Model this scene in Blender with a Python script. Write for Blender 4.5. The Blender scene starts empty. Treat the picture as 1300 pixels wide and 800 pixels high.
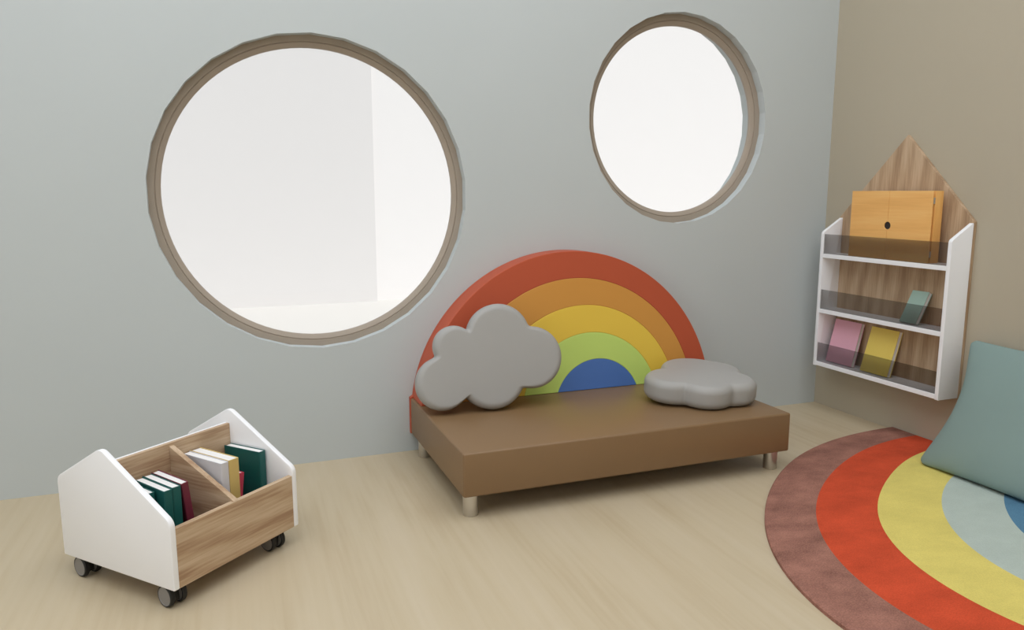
import bpy, bmesh, math, random
from mathutils import Vector, Matrix
random.seed(4)
PI = math.pi
COL = bpy.context.scene.collection

# ------------------------------------------------------------------ materials
def lin(r, g, b):
    f = lambda c: (c/255/12.92) if c/255 <= .04045 else ((c/255+.055)/1.055)**2.4
    return (f(r), f(g), f(b), 1)

def mat(name, col, rough=.5, metal=0., spec=.5):
    m = bpy.data.materials.new(name); m.use_nodes = True
    b = m.node_tree.nodes['Principled BSDF']
    b.inputs['Base Color'].default_value = col
    b.inputs['Roughness'].default_value = rough
    b.inputs['Metallic'].default_value = metal
    b.inputs['Specular IOR Level'].default_value = spec
    return m

def nodes(m): return m.node_tree.nodes, m.node_tree.links, m.node_tree.nodes['Principled BSDF']

def mottle(m, scale, amount, stretch=(1, 1, 1), detail=4, bump=0., bscale=None, bdist=.002):
    """break the base colour up with object-space noise and add a fine bump"""
    N, L, b = nodes(m)
    base = tuple(b.inputs['Base Color'].default_value)
    tc = N.new('ShaderNodeTexCoord'); mp = N.new('ShaderNodeMapping'); mp.inputs['Scale'].default_value = stretch
    L.new(tc.outputs['Object'], mp.inputs['Vector'])
    n = N.new('ShaderNodeTexNoise'); n.inputs['Scale'].default_value = scale; n.inputs['Detail'].default_value = detail
    L.new(mp.outputs['Vector'], n.inputs['Vector'])
    r = N.new('ShaderNodeValToRGB'); L.new(n.outputs['Fac'], r.inputs['Fac'])
    r.color_ramp.elements[0].position = .32; r.color_ramp.elements[1].position = .68
    r.color_ramp.elements[0].color = tuple(c*(1-amount) for c in base[:3])+(1,)
    r.color_ramp.elements[1].color = tuple(min(1, c*(1+amount)) for c in base[:3])+(1,)
    L.new(r.outputs['Color'], b.inputs['Base Color'])
    if bump:
        n2 = N.new('ShaderNodeTexNoise'); n2.inputs['Scale'].default_value = bscale or scale*6; n2.inputs['Detail'].default_value = 3
        L.new(tc.outputs['Object'], n2.inputs['Vector'])
        bp = N.new('ShaderNodeBump'); bp.inputs['Strength'].default_value = bump; bp.inputs['Distance'].default_value = bdist
        L.new(n2.outputs['Fac'], bp.inputs['Height']); L.new(bp.outputs['Normal'], b.inputs['Normal'])
    return m

def wood(name, c_dark, c_mid, c_light, grain='X', scale=1., rough=.5):
    """sawn-wood laminate: long fibres along one axis, broad cathedral bands, fine pores"""
    m = mat(name, c_mid, rough, spec=.3); N, L, b = nodes(m)
    tc = N.new('ShaderNodeTexCoord')
    ax = 'XYZ'.index(grain)
    def mapped(along, across):
        mp = N.new('ShaderNodeMapping'); s = [across*scale]*3; s[ax] = along*scale
        mp.inputs['Scale'].default_value = s; L.new(tc.outputs['Object'], mp.inputs['Vector']); return mp.outputs['Vector']
    n1 = N.new('ShaderNodeTexNoise'); n1.inputs['Scale'].default_value = 1; n1.inputs['Detail'].default_value = 6; n1.inputs['Distortion'].default_value = .6
    L.new(mapped(2.2, 16), n1.inputs['Vector'])
    n2 = N.new('ShaderNodeTexNoise'); n2.inputs['Scale'].default_value = 1; n2.inputs['Detail'].default_value = 3
    L.new(mapped(9, 190), n2.inputs['Vector'])
    mx = N.new('ShaderNodeMath'); mx.operation = 'MULTIPLY_ADD'; mx.inputs[1].default_value = .45
    L.new(n2.outputs['Fac'], mx.inputs[0])
    wv = N.new('ShaderNodeTexWave'); wv.bands_direction = 'DIAGONAL'; wv.inputs['Scale'].default_value = .55; wv.inputs['Distortion'].default_value = 9
    wv.inputs['Detail'].default_value = 3; wv.inputs['Detail Scale'].default_value = .5
    L.new(mapped(2.0, 15), wv.inputs['Vector'])
    m2 = N.new('ShaderNodeMath'); m2.operation = 'MULTIPLY'; m2.inputs[1].default_value = .46
    L.new(n1.outputs['Fac'], m2.inputs[0])
    m3 = N.new('ShaderNodeMath'); m3.operation = 'MULTIPLY_ADD'; m3.inputs[1].default_value = .16
    L.new(wv.outputs['Fac'], m3.inputs[0]); L.new(m2.outputs[0], m3.inputs[2]); L.new(m3.outputs[0], mx.inputs[2])
    r = N.new('ShaderNodeValToRGB'); L.new(mx.outputs[0], r.inputs['Fac'])
    e = r.color_ramp.elements; e[0].position = .38; e[0].color = c_dark; e[1].position = .68; e[1].color = c_light
    k = e.new(.53); k.color = c_mid
    L.new(r.outputs['Color'], b.inputs['Base Color'])
    bp = N.new('ShaderNodeBump'); bp.inputs['Strength'].default_value = .12; bp.inputs['Distance'].default_value = .001
    L.new(n2.outputs['Fac'], bp.inputs['Height']); L.new(bp.outputs['Normal'], b.inputs['Normal'])
    return m

M = {}
M['wall_grey'] = mottle(mat('painted_wall_grey', lin(192, 199, 200), .75, spec=.25), 1.3, .012, bump=.03, bscale=180, bdist=.0006)
M['wall_tan'] = mottle(mat('painted_wall_tan', lin(178, 169, 150), .7, spec=.3), 1.3, .012, bump=.03, bscale=180, bdist=.0006)
M['wall_white'] = mat('painted_wall_white', lin(225, 223, 218), .8)
M['ceiling'] = mat('painted_ceiling_white', lin(235, 235, 232), .8)
M['taupe'] = mottle(mat('taupe_window_frame', lin(163, 151, 137), .55, spec=.35), 6, .03)
M['white_board'] = mat('white_laminate', lin(243, 244, 247), .4, spec=.4)
M['white_edge'] = M['white_board']
M['oak_x'] = wood('sawn_oak_along', lin(162, 130, 102), lin(187, 160, 130), lin(203, 179, 151), 'X')
M['oak_z'] = wood('sawn_oak_upright', lin(160, 132, 104), lin(182, 155, 125), lin(197, 171, 142), 'Z')
M['oak_y'] = wood('sawn_oak_across', lin(162, 130, 102), lin(187, 160, 130), lin(203, 179, 151), 'Y')
M['bamboo'] = wood('amber_bamboo', lin(230, 174, 102), lin(237, 182, 109), lin(240, 190, 118), 'Y', .8, .42)
M['bamboo_edge'] = wood('amber_bamboo_side', lin(226, 168, 96), lin(232, 176, 102), lin(238, 184, 110), 'Z', .8, .42)
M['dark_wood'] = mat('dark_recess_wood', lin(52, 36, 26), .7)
M['dark_metal'] = mottle(mat('dark_finger_hole', lin(40, 34, 32), .6), 300, .3)
M['pale_metal'] = mat('pale_hinge_metal', lin(190, 185, 178), .35, .6)
M['seat'] = mottle(mat('brown_leatherette', lin(130, 103, 73), .42, spec=.4), 3, .02, bump=.05, bscale=420, bdist=.0005)
M['steel'] = mat('brushed_steel', lin(214, 211, 207), .34, 1.)
RB = dict(red=(182, 83, 54), orange=(206, 146, 68), yellow=(230, 195, 75), green=(193, 219, 115), blue=(77, 115, 181))
for k, v in RB.items():
    M['rb_'+k] = mottle(mat('foam_'+k, lin(*v), .5, spec=.35), 3, .012, bump=.04, bscale=420, bdist=.0004)
M['cloud'] = mottle(mat('grey_soft_vinyl', lin(162, 161, 158), .48, spec=.35), 3, .012, bump=.04, bscale=420, bdist=.0004)
M['cushion'] = mottle(mat('sage_cotton', lin(128, 149, 145), .75, spec=.25), 5, .02, bump=.12, bscale=700, bdist=.0004)
M['black'] = mat('black_rubber', lin(17, 17, 17), .55)
M['hub'] = mat('grey_hub_plastic', lin(132, 129, 126), .5)
M['paper'] = mottle(mat('book_paper', lin(236, 234, 232), .8), 3, .02, stretch=(120, 1, 1))
M['teal_book'] = mat('dark_teal_cover', lin(14, 88, 84), .5)
M['burgundy'] = mat('burgundy_cover', lin(112, 38, 58), .5)
M['gold'] = mat('mustard_gold_cover', lin(206, 180, 112), .5)
M['lilac'] = mat('pale_grey_cover', lin(206, 205, 210), .5)
M['crimson'] = mat('crimson_cover', lin(196, 62, 86), .5)
M['pink'] = mat('dusty_pink_cover', lin(236, 179, 197), .5)
M['book_yellow'] = mat('yellow_cover', lin(236, 210, 104), .5)
M['sage_book'] = mat('sage_green_cover', lin(156, 183, 171), .5)

def floor_mat():
    m = mat('pale_maple_floor', lin(187, 166, 127), .45, spec=.35); N, L, b = nodes(m)
    tc = N.new('ShaderNodeTexCoord')
    mp = N.new('ShaderNodeMapping'); mp.inputs['Rotation'].default_value = (0, 0, math.radians(1)); L.new(tc.outputs['Object'], mp.inputs['Vector'])
    def stretched(s):
        q = N.new('ShaderNodeMapping'); q.inputs['Scale'].default_value = s; L.new(mp.outputs['Vector'], q.inputs['Vector']); return q.outputs['Vector']
    n1 = N.new('ShaderNodeTexNoise'); n1.inputs['Scale'].default_value = 1; n1.inputs['Detail'].default_value = 5; n1.inputs['Distortion'].default_value = .8
    L.new(stretched((4., .9, 1)), n1.inputs['Vector'])
    n2 = N.new('ShaderNodeTexNoise'); n2.inputs['Scale'].default_value = 1; n2.inputs['Detail'].default_value = 4
    L.new(stretched((45, 2, 1)), n2.inputs['Vector'])
    a = N.new('ShaderNodeMath'); a.operation = 'MULTIPLY_ADD'; a.inputs[1].default_value = .4
    L.new(n2.outputs['Fac'], a.inputs[0])
    c = N.new('ShaderNodeMath'); c.operation = 'MULTIPLY'; c.inputs[1].default_value = .6; L.new(n1.outputs['Fac'], c.inputs[0]); L.new(c.outputs[0], a.inputs[2])
    r = N.new('ShaderNodeValToRGB'); L.new(a.outputs[0], r.inputs['Fac'])
    e = r.color_ramp.elements; e[0].position = .3; e[0].color = lin(180, 162, 132); e[1].position = .72; e[1].color = lin(197, 183, 158)
    k = e.new(.5); k.color = lin(191, 176, 148)
    L.new(r.outputs['Color'], b.inputs['Base Color'])
    return m
M['floor'] = floor_mat()

def pile_mat(name, c, var):
    m = mat(name, c, .95, spec=.1); N, L, b = nodes(m)
    tc = N.new('ShaderNodeTexCoord')
    mp = N.new('ShaderNodeMapping'); mp.inputs['Scale'].default_value = (4.2, 6.5, 1); mp.inputs['Rotation'].default_value = (0, 0, .5)
    L.new(tc.outputs['Object'], mp.inputs['Vector'])
    n1 = N.new('ShaderNodeTexNoise'); n1.inputs['Scale'].default_value = 1.6; n1.inputs['Detail'].default_value = 8; n1.inputs['Roughness'].default_value = .62
    L.new(mp.outputs['Vector'], n1.inputs['Vector'])
    n2 = N.new('ShaderNodeTexNoise'); n2.inputs['Scale'].default_value = 260; n2.inputs['Detail'].default_value = 2
    L.new(tc.outputs['Object'], n2.inputs['Vector'])
    a = N.new('ShaderNodeMath'); a.operation = 'MULTIPLY_ADD'; a.inputs[1].default_value = .42
    L.new(n2.outputs['Fac'], a.inputs[0])
    q = N.new('ShaderNodeMath'); q.operation = 'MULTIPLY'; q.inputs[1].default_value = .58; L.new(n1.outputs['Fac'], q.inputs[0]); L.new(q.outputs[0], a.inputs[2])
    r = N.new('ShaderNodeValToRGB'); L.new(a.outputs[0], r.inputs['Fac'])
    e = r.color_ramp.elements; e[0].position = .34; e[1].position = .66
    e[0].color = tuple(x*(1-var) for x in c[:3])+(1,); e[1].color = tuple(min(1, x*(1+var)) for x in c[:3])+(1,)
    L.new(r.outputs['Color'], b.inputs['Base Color'])
    bp = N.new('ShaderNodeBump'); bp.inputs['Strength'].default_value = .5; bp.inputs['Distance'].default_value = .003
    L.new(n2.outputs['Fac'], bp.inputs['Height']); L.new(bp.outputs['Normal'], b.inputs['Normal'])
    return m
RUGC = [('brown', (148, 105, 92), .42), ('red', (196, 78, 50), .22), ('yellow', (214, 199, 112), .12), ('ice_blue', (177, 189, 181), .08), ('blue', (89, 130, 157), .16)]
for n, cc, v in RUGC: M['rug_'+n] = pile_mat('rug_pile_'+n, lin(*cc), v)

def glass(name, t, rough=.03):
    m = bpy.data.materials.new(name); m.use_nodes = True; N = m.node_tree.nodes; L = m.node_tree.links; N.clear()
    o = N.new('ShaderNodeOutputMaterial'); mx = N.new('ShaderNodeMixShader'); tr = N.new('ShaderNodeBsdfTransparent'); gl = N.new('ShaderNodeBsdfGlossy')
    tr.inputs['Color'].default_value = (*t, 1); gl.inputs['Roughness'].default_value = rough; gl.inputs['Color'].default_value = (1, 1, 1, 1)
    mx.inputs['Fac'].default_value = .03
    L.new(tr.outputs[0], mx.inputs[1]); L.new(gl.outputs[0], mx.inputs[2]); L.new(mx.outputs[0], o.inputs['Surface'])
    return m
M['clear_glass'] = glass('clear_window_glass', (.97, .975, .975))
M['smoky'] = glass('smoky_acrylic', (.68, .675, .67), .08)

# ------------------------------------------------------------------ object helpers
def obj(name, bm, mats, parent=None, smooth=None, origin=None):
    me = bpy.data.meshes.new(name)
    bmesh.ops.recalc_face_normals(bm, faces=bm.faces)
    if origin is not None: bmesh.ops.translate(bm, verts=bm.verts, vec=-Vector(origin))
    bm.to_mesh(me); bm.free()
    for m in (mats if isinstance(mats, (list, tuple)) else [mats]): me.materials.append(m)
    if smooth is not None:
        me.polygons.foreach_set('use_smooth', [True]*len(me.polygons))
        try: me.set_sharp_from_angle(angle=math.radians(smooth))
        except Exception: pass
    o = bpy.data.objects.new(name, me); COL.objects.link(o)
    if parent is not None: o.parent = parent
    elif origin is not None: o.location = origin
    return o

def thing(name, label, cat, loc=(0, 0, 0), rot=(0, 0, 0), group=None):
    o = bpy.data.objects.new(name, None); COL.objects.link(o); o.empty_display_size = .05
    o.location = loc; o.rotation_euler = rot; o['label'] = label; o['category'] = cat
    if group: o['group'] = group
    return o

def tag(o, label, cat, group=None):
    o['label'] = label; o['category'] = cat
    if group: o['group'] = group
    return o

def struct(o): o['kind'] = 'structure'; return o

def box(bm, x0, x1, y0, y1, z0, z1, bev=0., seg=2, mi=0):
    vs = [bm.verts.new((x, y, z)) for x in (x0, x1) for y in (y0, y1) for z in (z0, z1)]
    F = [(0, 1, 3, 2), (4, 6, 7, 5), (0, 4, 5, 1), (2, 3, 7, 6), (0, 2, 6, 4), (1, 5, 7, 3)]
    fs = [bm.faces.new([vs[i] for i in f]) for f in F]
    for f in fs: f.material_index = mi
    if bev:
        es = list({e for f in fs for e in f.edges})
        bmesh.ops.bevel(bm, geom=es, offset=bev, segments=seg, profile=.5, affect='EDGES', clamp_overlap=True, material=-1)

def fillet(pts, rads, n=8):
    out = []
    for i, p in enumerate(pts):
        r = rads[i] if isinstance(rads, (list, tuple)) else rads
        a = Vector(pts[i-1])-Vector(p); b = Vector(pts[(i+1) % len(pts)])-Vector(p)
        if r <= 0: out.append(tuple(p)); continue
        an = a.angle(b); d = r/math.tan(an/2); a.normalize(); b.normalize()
        c = Vector(p)+(a+b).normalized()*(r/math.sin(an/2))
        s = Vector(p)+a*d-c; e = Vector(p)+b*d-c
        t0 = math.atan2(s.y, s.x); dt = math.atan2(e.y, e.x)-t0
        while dt > PI: dt -= 2*PI
        while dt < -PI: dt += 2*PI
        for k in range(n+1):
            t = t0+dt*k/n; out.append((c.x+r*math.cos(t), c.y+r*math.sin(t)))
    return out

def prism(bm, pts, f0, f1, bev=0., seg=2, mi=0):
    """pts: 2-D outline; f0/f1 map (a, b) to the 3-D points of the two end faces"""
    A = [bm.verts.new(f0(*p)) for p in pts]; B = [bm.verts.new(f1(*p)) for p in pts]; n = len(pts)
    fs = [bm.faces.new(A[::-1]), bm.faces.new(B)]
    rim = list(fs[0].edges)+list(fs[1].edges)
    for i in range(n):
        fs.append(bm.faces.new((A[i], A[(i+1) % n], B[(i+1) % n], B[i])))
    for f in fs: f.material_index = mi
    bmesh.ops.recalc_face_normals(bm, faces=fs)
    if bev: bmesh.ops.bevel(bm, geom=rim, offset=bev, segments=seg, profile=.5, affect='EDGES', clamp_overlap=True)

def lathe(bm, prof, axis_pt, axis='Z', n=32, mis=None, closed=False):
    """revolve (radius, height) pairs about an axis through axis_pt"""
    rings = []
    for r, h in prof:
        ring = []
        for k in range(n):
            t = 2*PI*k/n; a, b = r*math.cos(t), r*math.sin(t)
            v = {'Z': (a, b, h), 'Y': (a, h, b), 'X': (h, a, b)}[axis]
            ring.append(bm.verts.new(Vector(v)+Vector(axis_pt)))
        rings.append(ring)
    m = len(rings)
    for j in range(m if closed else m-1):
        for k in range(n):
            f = bm.faces.new((rings[j][k], rings[j][(k+1) % n], rings[(j+1) % m][(k+1) % n], rings[(j+1) % m][k]))
            if mis: f.material_index = mis[j]
    if not closed:
        f = bm.faces.new(rings[0][::-1]); f.material_index = mis[0] if mis else 0
        f = bm.faces.new(rings[-1]); f.material_index = mis[-1] if mis else 0

# ------------------------------------------------------------------ camera
sc = bpy.context.scene
cam = bpy.data.cameras.new('camera'); co = bpy.data.objects.new('camera', cam); COL.objects.link(co)
cam.sensor_width = 36; cam.lens = 967.06/1300*36; cam.clip_start = .02
PITCH, YAW = .1597, .3635
co.location = (-2.6795, -2.8663, 1.0168)
fw = Vector((math.sin(YAW)*math.cos(PITCH), math.cos(YAW)*math.cos(PITCH), -math.sin(PITCH)))
co.rotation_euler = fw.to_track_quat('-Z', 'Y').to_euler()
sc.camera = co

# ------------------------------------------------------------------ room shell
XL, YF, H = -5.2, -5.0, 3.4
T = .16
bm = bmesh.new(); box(bm, XL-T, .0+T, YF-T, T, -.12, 0); struct(obj('floor', bm, M['floor']))
bm = bmesh.new(); box(bm, XL-T, T, YF-T, T, H, H+.12); struct(obj('ceiling', bm, M['ceiling']))
bm = bmesh.new(); box(bm, 0, T, YF-T, 0, 0, H); struct(obj('wall_right', bm, M['wall_tan']))
bm = bmesh.new(); box(bm, XL-T, XL, YF-T, 0, 0, H); struct(obj('wall_left', bm, M['wall_white']))
bm = bmesh.new(); box(bm, XL, 0, YF-T, YF, 0, H); struct(obj('wall_front', bm, M['wall_white']))
WIN = [(-2.3445, 1.007, .5645, .521), (-.8165, 1.3225, .4385, .3915)]   # centre x, centre z, hole radius, glass radius
NSEG = 30
bm = bmesh.new()
def ringverts(y):
    out = [bm.verts.new(p) for p in ((XL-T, y, 0), (T, y, 0), (T, y, H), (XL-T, y, H))]
    es = [bm.edges.new((out[i], out[(i+1) % 4])) for i in range(4)]
    loops = [out]
    for cx, cz, R, r in WIN:
        vs = [bm.verts.new((cx+R*math.cos(2*PI*(k+.5)/NSEG), y, cz+R*math.sin(2*PI*(k+.5)/NSEG))) for k in range(NSEG)]
        es += [bm.edges.new((vs[i], vs[(i+1) % NSEG])) for i in range(NSEG)]; loops.append(vs)
    bmesh.ops.triangle_fill(bm, use_beauty=True, use_dissolve=False, edges=es)
    return loops
A = ringverts(0.); B = ringverts(T)
for la, lb in zip(A, B):
    n = len(la)
    for i in range(n): bm.faces.new((la[i], la[(i+1) % n], lb[(i+1) % n], lb[i]))
struct(obj('wall_back', bm, M['wall_grey']))
for i, (cx, cz, R, r) in enumerate(WIN):
    w = bpy.data.objects.new('window_%d' % (i+1), None); COL.objects.link(w); w.location = (cx, .04, cz); struct(w)
    Rf = R+.002
    bm = bmesh.new(); g = (R*math.cos(PI/NSEG)-r)
    prof = [(Rf, .022), (Rf, .0), (r+g*.50, .0), (r+g*.47, .004), (r+g*.43, .0045), (r+g*.40, .002), (r+g*.10, .008), (r, .012), (r, .022)]
    lathe(bm, prof, (0, 0, 0), 'Y', 96, closed=True)
    obj('window_frame', bm, M['taupe'], w, smooth=28)
    bm = bmesh.new(); lathe(bm, [(r+.001, .0225), (r+.001, .0275)], (0, 0, 0), 'Y', 96)
    obj('window_pane', bm, M['clear_glass'], w)

# outside: pale paving and the white facade across the way
M['pave'] = mat('pale_paving', lin(228, 225, 221), .9)
M['fac_a'] = mat('facade_dimmer', lin(229, 226, 225), .9)
M['fac_b'] = mat('facade_brighter', lin(242, 239, 238), .9)  # stronger light on the right stretch is put into the colour
bm = bmesh.new(); box(bm, -14, 16, T+.0, 9, -.3, -.1); struct(obj('ground', bm, M['pave']))
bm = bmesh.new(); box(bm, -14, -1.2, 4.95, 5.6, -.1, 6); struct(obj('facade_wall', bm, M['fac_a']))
bm = bmesh.new(); box(bm, -1.2, 16, 5.0, 5.6, -.1, 6); struct(obj('facade_wall_brighter', bm, M['fac_b']))

# ------------------------------------------------------------------ rainbow sofa
SX0, SX1, SYF, SYB, SZ0, SZ1 = -2.0227, -.7727, -.7177, -.022, .0777, .2219
so = thing('rainbow_sofa', 'low brown toddler sofa with a tall rainbow backrest against the grey wall', 'sofa', (-1.398, -.37, 0))
OS = so.location
bm = bmesh.new(); box(bm, SX0, SX1, SYF, SYB, SZ0, SZ1, .007, 3); obj('seat', bm, M['seat'], so, 40, OS)
def back_y(z): return -.157+.1097*(z-.222)
RING = [(-1.3748, .1410, .6430), (-1.3553, .1408, .5352), (-1.3264, .1444, .4221), (-1.2984, .1481, .3062), (-1.2713, .1529, .1923)]
ZC = SZ1+.0008
def arc(cx, cz, R, n=150, zc=ZC):
    t0 = math.asin(min(1, (zc-cz)/R))
    return [(cx+R*math.cos(t0+(PI-2*t0)*k/n), cz+R*math.sin(t0+(PI-2*t0)*k/n)) for k in range(n+1)]
def band(i, y_back):
    o = arc(*RING[i]); p = o
    if i+1 < len(RING): p = o+arc(*RING[i+1])[::-1]
    bm = bmesh.new()
    prism(bm, p, lambda a, b: (a, y_back, b), lambda a, b: (a, back_y(b), b), .0022, 2)
    return bm
bm = band(0, -.0225)
# the upholstered back plate carries on down behind the seat
o = [(RING[0][0]+.643, SZ0)]+arc(RING[0][0], RING[0][1], .6425, zc=.23)+[(RING[0][0]-.649, .222), (RING[0][0]-.649, SZ0)]
prism(bm, o, lambda a, b: (a, -.001, b), lambda a, b: (a, -.0215, b), .002, 2)
br = obj('backrest', bm, M['rb_red'], so, None, OS)
for i, cname in ((1, 'orange'), (2, 'yellow'), (3, 'green'), (4, 'blue')):
    b_ = obj('rainbow_band', band(i, -.0225), M['rb_'+cname], br, None, OS); b_['label'] = cname+' rainbow band'
for x in (SX0+.0387, SX1-.0387):
    for y in (SYF+.0527, SYB-.06):
        bm = bmesh.new(); lathe(bm, [(.0235, 0), (.025, .002), (.025, .079)], (x, y, 0), 'Z', 28)
        obj('leg', bm, M['steel'], so, 40, OS)

# ------------------------------------------------------------------ cloud cushions
def cloud_mesh(lobes, cen, th, bev, puff, n=260):
    bm = bmesh.new()
    def rad(t, d):
        best = 0
        for x, y, r in lobes:
            x -= cen[0]; y -= cen[1]; r -= d
            c, s = math.cos(t), math.sin(t); p = x*c+y*s; q = x*x+y*y-r*r; D = p*p-q
            if D >= 0: best = max(best, p+math.sqrt(D))
        return best
    K = 9
    prof = [(bev*(1-math.sin(PI/2*k/K)), -th/2+bev*(1-math.cos(PI/2*k/K))) for k in range(K+1)]
    prof += [(d, -z) for d, z in prof[::-1]]
    # smooth radius tables (a little blur rounds the creases between lobes)
    def table(d):
        R = [rad(2*PI*k/n, 0) for k in range(n)]
        for _ in range(3+int(9*d/bev)): R = [(R[k-1]+2*R[k]+R[(k+1) % n])/4 for k in range(n)]
        return [r-d for r in R]
    rings = []
    def ring(R, z, s=1.):
        return [bm.verts.new((cen[0]+s*R[k]*math.cos(2*PI*k/n), cen[1]+s*R[k]*math.sin(2*PI*k/n), z)) for k in range(n)]
    inner = table(bev)
    Ss = (.12, .3, .5, .7, .86, .95)
    dome = lambda s: puff*(1-s*s)
    for s in Ss: rings.append(ring(inner, -th/2-dome(s)*.3, s))
    for d, z in prof: rings.append(ring(table(d), z))
    for s in Ss[::-1]: rings.append(ring(inner, th/2+dome(s), s))
    for a, b in zip(rings, rings[1:]):
        for k in range(n): bm.faces.new((a[k], a[(k+1) % n], b[(k+1) % n], b[k]))
    for rg, z in ((rings[0], -th/2-puff*.3), (rings[-1], th/2+puff)):
        c = bm.verts.new((cen[0], cen[1], z))
        for k in range(n): bm.faces.new((rg[k], rg[(k+1) % n], c))
    return bm
# standing one: local x along the cushion, local y up its face, local z out of its front
a, l, th = math.radians(4), math.radians(12.5), .075
ex = Vector((math.cos(a), -math.sin(a), 0)); nb = Vector((math.sin(a), math.cos(a), 0))
up = math.cos(l)*Vector((0, 0, 1))+math.sin(l)*nb; nz = ex.cross(up)
O = Vector((-1.8815, -.326, .2358))-nz*(th/2)
o = obj('cloud_cushion', cloud_mesh([(-.085, .107, .099), (-.034, .242, .077), (.140, .270, .123), (.266, .183, .118), (.106, .126, .128)], (.08, .17), th, .026, .0015), M['cloud'], smooth=60)
o.matrix_world = Matrix.Translation(O) @ Matrix((ex, up, nz)).transposed().to_4x4() @ Matrix.Scale(.984, 4)
tag(o, 'grey cloud cushion standing upright, leaning on the rainbow backrest', 'cushion', 'grey cloud cushions')
# lying one: local x/y as the room's, tilted up a little at the back
th2 = .09
o = obj('cloud_cushion', cloud_mesh([(-.128, -.005, .108), (-.04, -.098, .103), (.068, -.093, .101), (.08, .045, .12), (.03, .088, .132)], (0, .01), th2, .03, .005), M['cloud'], smooth=60)
o.location = (-.96, -.415, .2792); o.rotation_euler = (math.atan(.06), 0, 0)
tag(o, 'grey cloud cushion lying flat at the right end of the brown seat', 'cushion', 'grey cloud cushions')

# ------------------------------------------------------------------ rug
RUG_C = -1.62
CO = [(1.3583, -.5135, .5553, -.2518), (1.1826, -.361, .1985, .0009), (.9793, -.2681, .0567, .1062), (.7588, -.1963, .1243, 0), (.5487, -.1295, .1077, 0)]
def rug_r(i, t): s = math.cos(t)**2; return sum(c*s**k for k, c in enumerate(CO[i]))
bm = bmesh.new(); NT = 96; HT = .012
def rp(i, t, z, off=0.): r = (rug_r(i, t)+off) if i < 5 else 0; return (-.004-max(0, r*math.sin(t)), RUG_C+r*math.cos(t), z)
ts = [PI*k/NT for k in range(NT+1)]
top = [[bm.verts.new(rp(i, t, HT, -.004 if i == 0 else 0)) for t in ts] for i in range(5)]
bevr = [bm.verts.new(rp(0, t, HT-.003)) for t in ts]; bot = [bm.verts.new(rp(0, t, 0)) for t in ts]
cen = bm.verts.new((-.004, RUG_C, HT)); cenb = bm.verts.new((-.004, RUG_C, 0))
for k in range(NT):
    for i in range(4):
        f = bm.faces.new((top[i][k], top[i][k+1], top[i+1][k+1], top[i+1][k])); f.material_index = i
    f = bm.faces.new((top[4][k], top[4][k+1], cen)); f.material_index = 4
    bm.faces.new((bevr[k], bevr[k+1], top[0][k+1], top[0][k])); bm.faces.new((bot[k], bot[k+1], bevr[k+1], bevr[k]))
    bm.faces.new((bot[k], cenb, bot[k+1]))
for k, d in ((0, 1), (NT, -1)):
    bm.faces.new([bot[k], bevr[k], top[0][k], top[1][k], top[2][k], top[3][k], top[4][k], cen, cenb])
rug = obj('rug', bm, [M['rug_'+n] for n, _, _ in RUGC])
tag(rug, 'half-round rainbow rug with brown, red, yellow and blue bands on the wooden floor', 'rug')

# ------------------------------------------------------------------ big leaning cushion
def pillow(w, h, t, pinch, n=40):
    bm = bmesh.new(); G = {}
    for sgn in (1, -1):
        for i in range(n+1):
            for j in range(n+1):
                u, v = 2*i/n-1, 2*j/n-1
                # denser rows at the rim
                u = math.sin(u*PI/2); v = math.sin(v*PI/2)
                # round the corners of the square
                rc = .1; au, av = abs(u), abs(v)
                x, y = u, v
                if au > 1-rc and av > 1-rc:
                    du, dv = (au-1+rc)/rc, (av-1+rc)/rc; m = max(du, dv); q = math.hypot(du, dv)
                    if q > 0: x = math.copysign(1-rc+rc*du*m/q, u); y = math.copysign(1-rc+rc*dv*m/q, v)
                edge = (1-abs(u)**2.4)*(1-abs(v)**2.4)
                px = w/2*x*(1-pinch*(1-y*y)**1.5*abs(x)**2)*(1+.025*y); py = h/2*y*(1-pinch*.22*(1-x*x)*abs(y)**2)
                z = sgn*(t/2*edge**.42+.004)
                key = (sgn if 0 < i < n and 0 < j < n else 0, i, j)
                if key not in G: G[key] = bm.verts.new((px, py, z if key[0] else 0))
        g = lambda i, j: G[(sgn if 0 < i < n and 0 < j < n else 0, i, j)]
        for i in range(n):
            for j in range(n):
                f = (g(i, j), g(i+1, j), g(i+1, j+1), g(i, j+1)); bm.faces.new(f if sgn > 0 else f[::-1])
    return bm
W_, H_ = .62, .515
b0 = Vector((-.275, -.846, .0215)); t0 = Vector((-.045, -.846, .457))
upv = (t0-b0).normalized(); exv = Vector((0, -1, 0)); nzv = exv.cross(upv)
H_ = (t0-b0).length+.02
o = obj('floor_cushion', pillow(W_, H_, .1, .17), M['cushion'], smooth=70)
o.matrix_world = Matrix.Translation((b0+t0)/2+exv*(W_/2)) @ Matrix((exv, upv, nzv)).transposed().to_4x4()
tag(o, 'big sage green square cushion propped between the rug and the tan wall', 'cushion')

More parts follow.
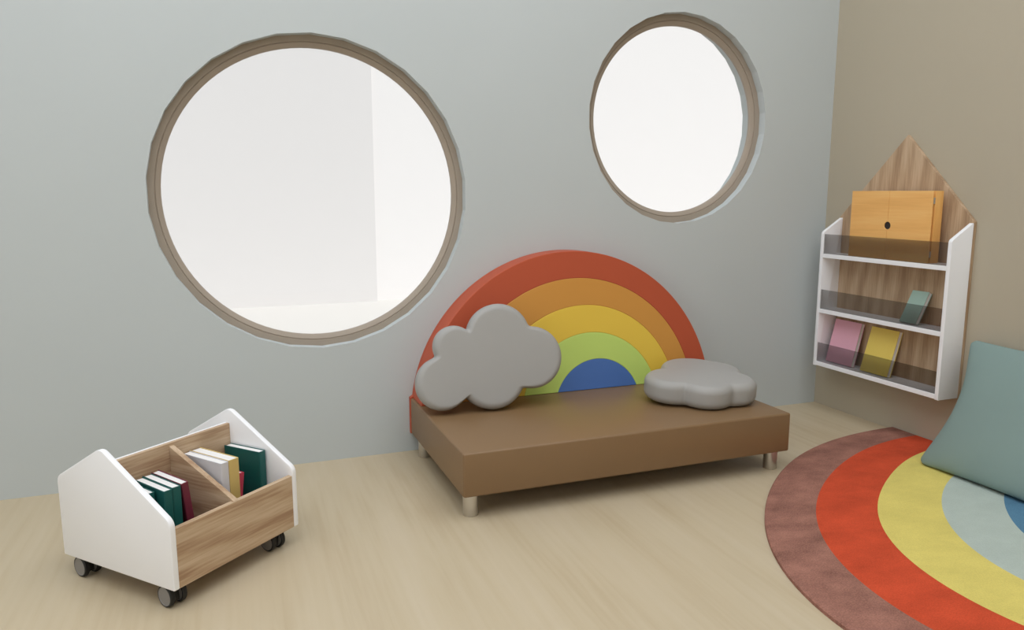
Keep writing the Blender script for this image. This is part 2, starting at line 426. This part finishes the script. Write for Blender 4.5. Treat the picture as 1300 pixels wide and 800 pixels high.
# ------------------------------------------------------------------ house-shaped wall shelf
Y0, Y1, D, TB, TS = -.106, -.778, .12, .015, .0165
sh = thing('wall_shelf', 'white and oak house-shaped wall shelf with smoky front strips on the tan wall', 'shelf', (0, -.442, .219))
OH = sh.location
bm = bmesh.new(); prism(bm, [(Y0, .215), (Y1, .215), (Y1, .907), (-.444, 1.250), (Y0, .907)], lambda a, b: (-.0005, a, b), lambda a, b: (-TB, a, b), .0008, 1)
obj('back_panel', bm, M['oak_z'], sh, None, OH)
prof = fillet([(-TB, .219), (-D, .219), (-D, .838), (-TB, .904)], [0, .003, .018, .003])
for ya, yb in ((Y0, Y0-TS), (Y1, Y1+TS)):
    bm = bmesh.new(); prism(bm, prof, lambda a, b: (a, ya, b), lambda a, b: (a, yb, b), .0015, 2); obj('side_panel', bm, M['white_board'], sh, 30, OH)
SHZ = (.2405, .4875, .741)
for z in SHZ:
    bm = bmesh.new(); box(bm, -D, -TB, Y1+TS, Y0-TS, z-.0185, z, .001, 1); obj('shelf_board', bm, M['white_board'], sh, None, OH)
    bm = bmesh.new(); box(bm, -D+.005, -D+.0085, Y1+TS, Y0-TS, z, z+.0885); q = obj('front_strip', bm, M['smoky'], sh, None, OH); q['label'] = 'smoky see-through front strip'

# wooden box with two doors on the top shelf
bx = thing('wooden_box', 'amber bamboo picture box with two closed doors on the top shelf', 'box', (-.07, -.458, .7415))
OB = bx.location; XB = -.1; z0, z1 = .7415, 1.0225; ya, yb, ym = -.254, -.662, -.4535
bm = bmesh.new(); box(bm, -.0865, -.0445, yb, ya, z0, z1, .002, 2); obj('body', bm, M['bamboo_edge'], bx, 40, OB)
hr, hz = .0155, .881
for s in (0, 1):
    e0, e1 = (ya, ym+.0006) if s == 0 else (yb, ym-.0006)
    sg = 1 if s == 0 else -1
    pts = [(e0, z0), (e0, z1), (e1, z1)]
    pts += [(e1+sg*hr*math.sin(PI*k/20), hz+hr*math.cos(PI*k/20)) for k in range(21)]+[(e1, z0)]
    bm = bmesh.new(); prism(bm, pts, lambda a, b: (XB+.0045, a, b), lambda a, b: (XB, a, b), .0008, 1)
    obj('door', bm, M['bamboo'], bx, 30, OB)
bm = bmesh.new(); lathe(bm, [(.0205, -.0002), (.0205, .0008)], (-.0955, ym, hz), 'X', 32); obj('finger_hole', bm, M['dark_metal'], bx, None, OB)
for z in (.776, .985):
    bm = bmesh.new(); box(bm, -.0956, -.0864, yb+.0005, yb+.02, z-.012, z+.012); obj('hinge', bm, M['pale_metal'], bx, None, OB)
bm = bmesh.new(); box(bm, -.0955, -.0866, yb+.034, ya-.003, z0+.002, z1-.003); obj('spacer', bm, M['dark_wood'], bx, None, OB)

# ------------------------------------------------------------------ books
def book(label, cover, t, d, h, ct=.0022, group=None, over=.003):
    """local x: thickness 0..t, y: spine 0 .. fore edge d, z: 0..h"""
    r = thing('book', label, 'book', group=group)
    bm = bmesh.new()
    prism(bm, [(0, d), (0, .003), (.0012, .0008), (.004, 0), (t-.004, 0), (t-.0012, .0008), (t, .003), (t, d), (t-ct, d), (t-ct, ct+.001), (ct, ct+.001), (ct, d)],
          lambda a, b: (a, b, 0), lambda a, b: (a, b, h), 0)
    obj('cover', bm, cover, r)
    bm = bmesh.new(); box(bm, ct, t-ct, ct+.001, d-over, over*.6, h-over*.6); obj('pages', bm, M['paper'], r)
    return r
OX, OY, TH, CL, CW, CT, ZB = -2.8343, -.9644, .7300, .4287, .4320, .0163, .056
def cart_pt(u, v, z): return Vector((OX+u*math.cos(TH)-v*math.sin(TH), OY+u*math.sin(TH)+v*math.cos(TH), z))
BASE = ZB+.0135
def cart_book(label, cover, u_top, v, z_top, t, d, yaw=0., lean=0., group=None):
    """u_top: cart-side position of the book's left spine edge at its top; lean: radians, top towards +u"""
    h = (z_top-BASE-(t*math.sin(abs(lean))))/math.cos(lean) if lean else z_top-BASE
    r = book(label, cover, t, d, h, group=group)
    u0 = u_top-math.sin(lean)*h
    zz = BASE+(t*math.sin(lean) if lean > 0 else 0)
    r.matrix_world = Matrix.Translation(cart_pt(u0, v, zz+.0004)) @ Matrix.Rotation(TH+yaw, 4, 'Z') @ Matrix.Rotation(lean, 4, 'Y')
    return r
G = 'books in the rolling cart'
cart_book('small dark teal book, shortest and first from the white near side panel', M['teal_book'], .0355, .124, .2690, .022, .105, -.15, 0, G)
cart_book('dark teal book behind the short teal one, away from the burgundy book', M['teal_book'], .0575, .088, .2745, .0235, .143, -.15, 0, G)
cart_book('dark teal book touching the leaning burgundy book', M['teal_book'], .0822, .088, .2755, .0245, .143, -.15, 0, G)
cart_book('burgundy book leaning against two dark teal books in the cart', M['burgundy'], .112, .089, .2765, .021, .143, -.15, -.105, G)
cart_book('pale grey book against the oak divider of the cart', M['lilac'], .2265, .073, .295, .0245, .166, -.07, 0, G)
cart_book('mustard gold book beside the pale grey one in the cart', M['gold'], .2517, .072, .296, .0335, .166, -.07, 0, G)
cart_book('low crimson book half hidden behind the mustard gold book', M['crimson'], .330, .12, .226, .019, .1, 0, .16, G)
cart_book('dark teal book standing alone by the far white side panel', M['teal_book'], .3835, .095, .275, .0245, .141, 0, 0, G)

# ------------------------------------------------------------------ rolling book cart
ct = thing('book_cart', 'small white and oak book cart on black casters standing on the floor', 'cart', (OX, OY, 0), (0, 0, TH))
prof = fillet([(0, ZB), (CW, ZB), (CW, .2756), (.2447, .381), (0, .2336)], [.004, .004, .028, .03, .03])
for ua, ub in ((0, CT), (CL-CT, CL)):
    bm = bmesh.new(); prism(bm, prof, lambda a, b: (ua, a, b), lambda a, b: (ub, a, b), .003, 2); obj('side_panel', bm, M['white_board'], ct, 30)
def board(name, v0, v1, z0, z1, mt): bm = bmesh.new(); box(bm, CT, CL-CT, v0, v1, z0, z1, .0008, 1); return obj(name, bm, mt, ct)
board('front_board', .002, .0165, ZB+.0005, .2115, M['oak_x'])
board('centre_board', .241, .2535, ZB+.014, .335, M['oak_x'])
board('backing_board', .2535, .2605, ZB+.014, .3355, M['white_board'])
board('rear_board', .4155, .43, ZB+.0005, .2115, M['oak_x'])
board('bottom_board', .0165, .4155, ZB+.0005, BASE, M['oak_x'])
bm = bmesh.new()
prism(bm, [(.0165, BASE), (.241, BASE), (.241, .3265), (.0165, .2195), (.004, .2125), (.004, .2117), (.0165, .2117)], lambda a, b: (.200, a, b), lambda a, b: (.2155, a, b), .0008, 1)
obj('divider', bm, M['oak_y'], ct)
def caster(u, v, yaw):
    c = bpy.data.objects.new('caster', None); COL.objects.link(c); c.parent = ct; c.location = (u, v, 0); c.rotation_euler = (0, 0, yaw)
    R = .0285
    for s in (-1, 1):
        bm = bmesh.new(); x = s*.0165
        pr = [(R*.2, x-.0062), (R*.80, x-.0055), (R*.84, x-.0068), (R*.93, x-.0066), (R, x-.004), (R, x+.004), (R*.93, x+.0066), (R*.84, x+.0068), (R*.80, x+.0055), (R*.2, x+.0062)]
        lathe(bm, pr, (0, 0, R), 'X', 40, [1, 1, 0, 0, 0, 0, 0, 1, 1, 1]); w = obj('wheel', bm, [M['black'], M['hub']], c, 35)
    bm = bmesh.new(); box(bm, -.008, .008, -.016, .016, .012, .05, .003, 2)
    lathe(bm, [(.0045, -.022), (.0045, .022)], (0, 0, R), 'X', 16); lathe(bm, [(.006, .04), (.006, .054)], (.0, .0, 0), 'Z', 16)
    obj('housing', bm, M['black'], c, 40)
    bm = bmesh.new(); box(bm, -.02, .02, -.02, .02, .0525, ZB+.0004, .001, 1); obj('mounting_plate', bm, M['black'], c)
for u, v, yw in ((.029, .046, -.08), (.029, .378, -.08), (.366, .043, -.08), (.366, .385, -.08)): caster(u, v, yw)

# ------------------------------------------------------------------ books shown face-on in the wall shelf
def face_book(label, cover, yl, w, zb_, xb, xt, h_top, t, twist=0.):
    """front cover faces the room and leans back: its foot stands at x=xb, its top at x=xt; yl: left edge, w: width"""
    lean = math.atan2(xt-xb, h_top-zb_); h = math.hypot(xt-xb, h_top-zb_)
    r = book(label, cover, t, w, h, group='books on the wall shelf', over=.0015)
    # local x (thickness) -> into the wall, local y (width) -> along -Y, local z -> up
    n_in = Vector((math.cos(lean), 0, -math.sin(lean))); upx = Vector((math.sin(lean), 0, math.cos(lean))); al = Vector((0, -1, 0))
    lift = t*math.sin(lean)
    m = Matrix((n_in, al, upx)).transposed().to_4x4()
    # mirror-free: x into wall, y towards -Y, z up is left-handed, so flip the width axis and start from the right edge
    m = Matrix((n_in, -al, upx)).transposed().to_4x4()
    r.matrix_world = Matrix.Translation((xb, yl-w, zb_+lift+.0003)) @ m @ Matrix.Translation((0, w, 0)) @ Matrix.Rotation(PI, 4, 'X') @ Matrix.Translation((0, 0, -h))
    return r
face_book('dusty pink book leaning face-on at the left of the bottom shelf', M['pink'], -.141, .156, SHZ[0], -.082, -.0345, .434, .019)
face_book('yellow book leaning face-on beside the pink book, bottom shelf', M['book_yellow'], -.354, .148, SHZ[0], -.09, -.036, .432, .021)
face_book('small sage green book leaning alone on the middle shelf', M['sage_book'], -.5475, .081, SHZ[1], -.098, -.036, .612, .0185)

# ------------------------------------------------------------------ light
w = bpy.data.worlds.new('world'); sc.world = w; w.use_nodes = True
bg = w.node_tree.nodes['Background']; bg.inputs['Color'].default_value = (.95, .98, 1, 1); bg.inputs['Strength'].default_value = .7
def area(name, loc, size, power, col, rot=(0, 0, 0)):
    l = bpy.data.lights.new(name, 'AREA'); l.shape = 'RECTANGLE'; l.size, l.size_y = size; l.energy = power; l.color = col
    o = bpy.data.objects.new(name, l); COL.objects.link(o); o.location = loc; o.rotation_euler = rot; return o
area('ceiling_light', (-2.45, -2.1, H-.03), (4.2, 3.8), 107, (.96, 1, 1.075))
area('side_fill_light', (XL+.03, -2.9, 1.6), (1.8, 1.8), 13, (.95, 1, 1.09), (0, -PI/2, 0))  # added unseen fill for the cart's left panel; that wall has no window
sun = bpy.data.lights.new('sun', 'SUN'); sun.energy = 2.12; sun.angle = .02; so_ = bpy.data.objects.new('sun', sun); COL.objects.link(so_)
so_.rotation_euler = (math.radians(38), 0, math.radians(12))

vs = sc.view_settings; vs.view_transform = 'Standard'; vs.look = 'None'; vs.exposure = 0; vs.gamma = 1
try: vs.use_curve_mapping = False
except Exception: pass
sc.cycles.max_bounces = 10; sc.cycles.diffuse_bounces = 6; sc.cycles.transparent_max_bounces = 16
sc.cycles.use_denoising = True
sc.cycles.sample_clamp_indirect = 6
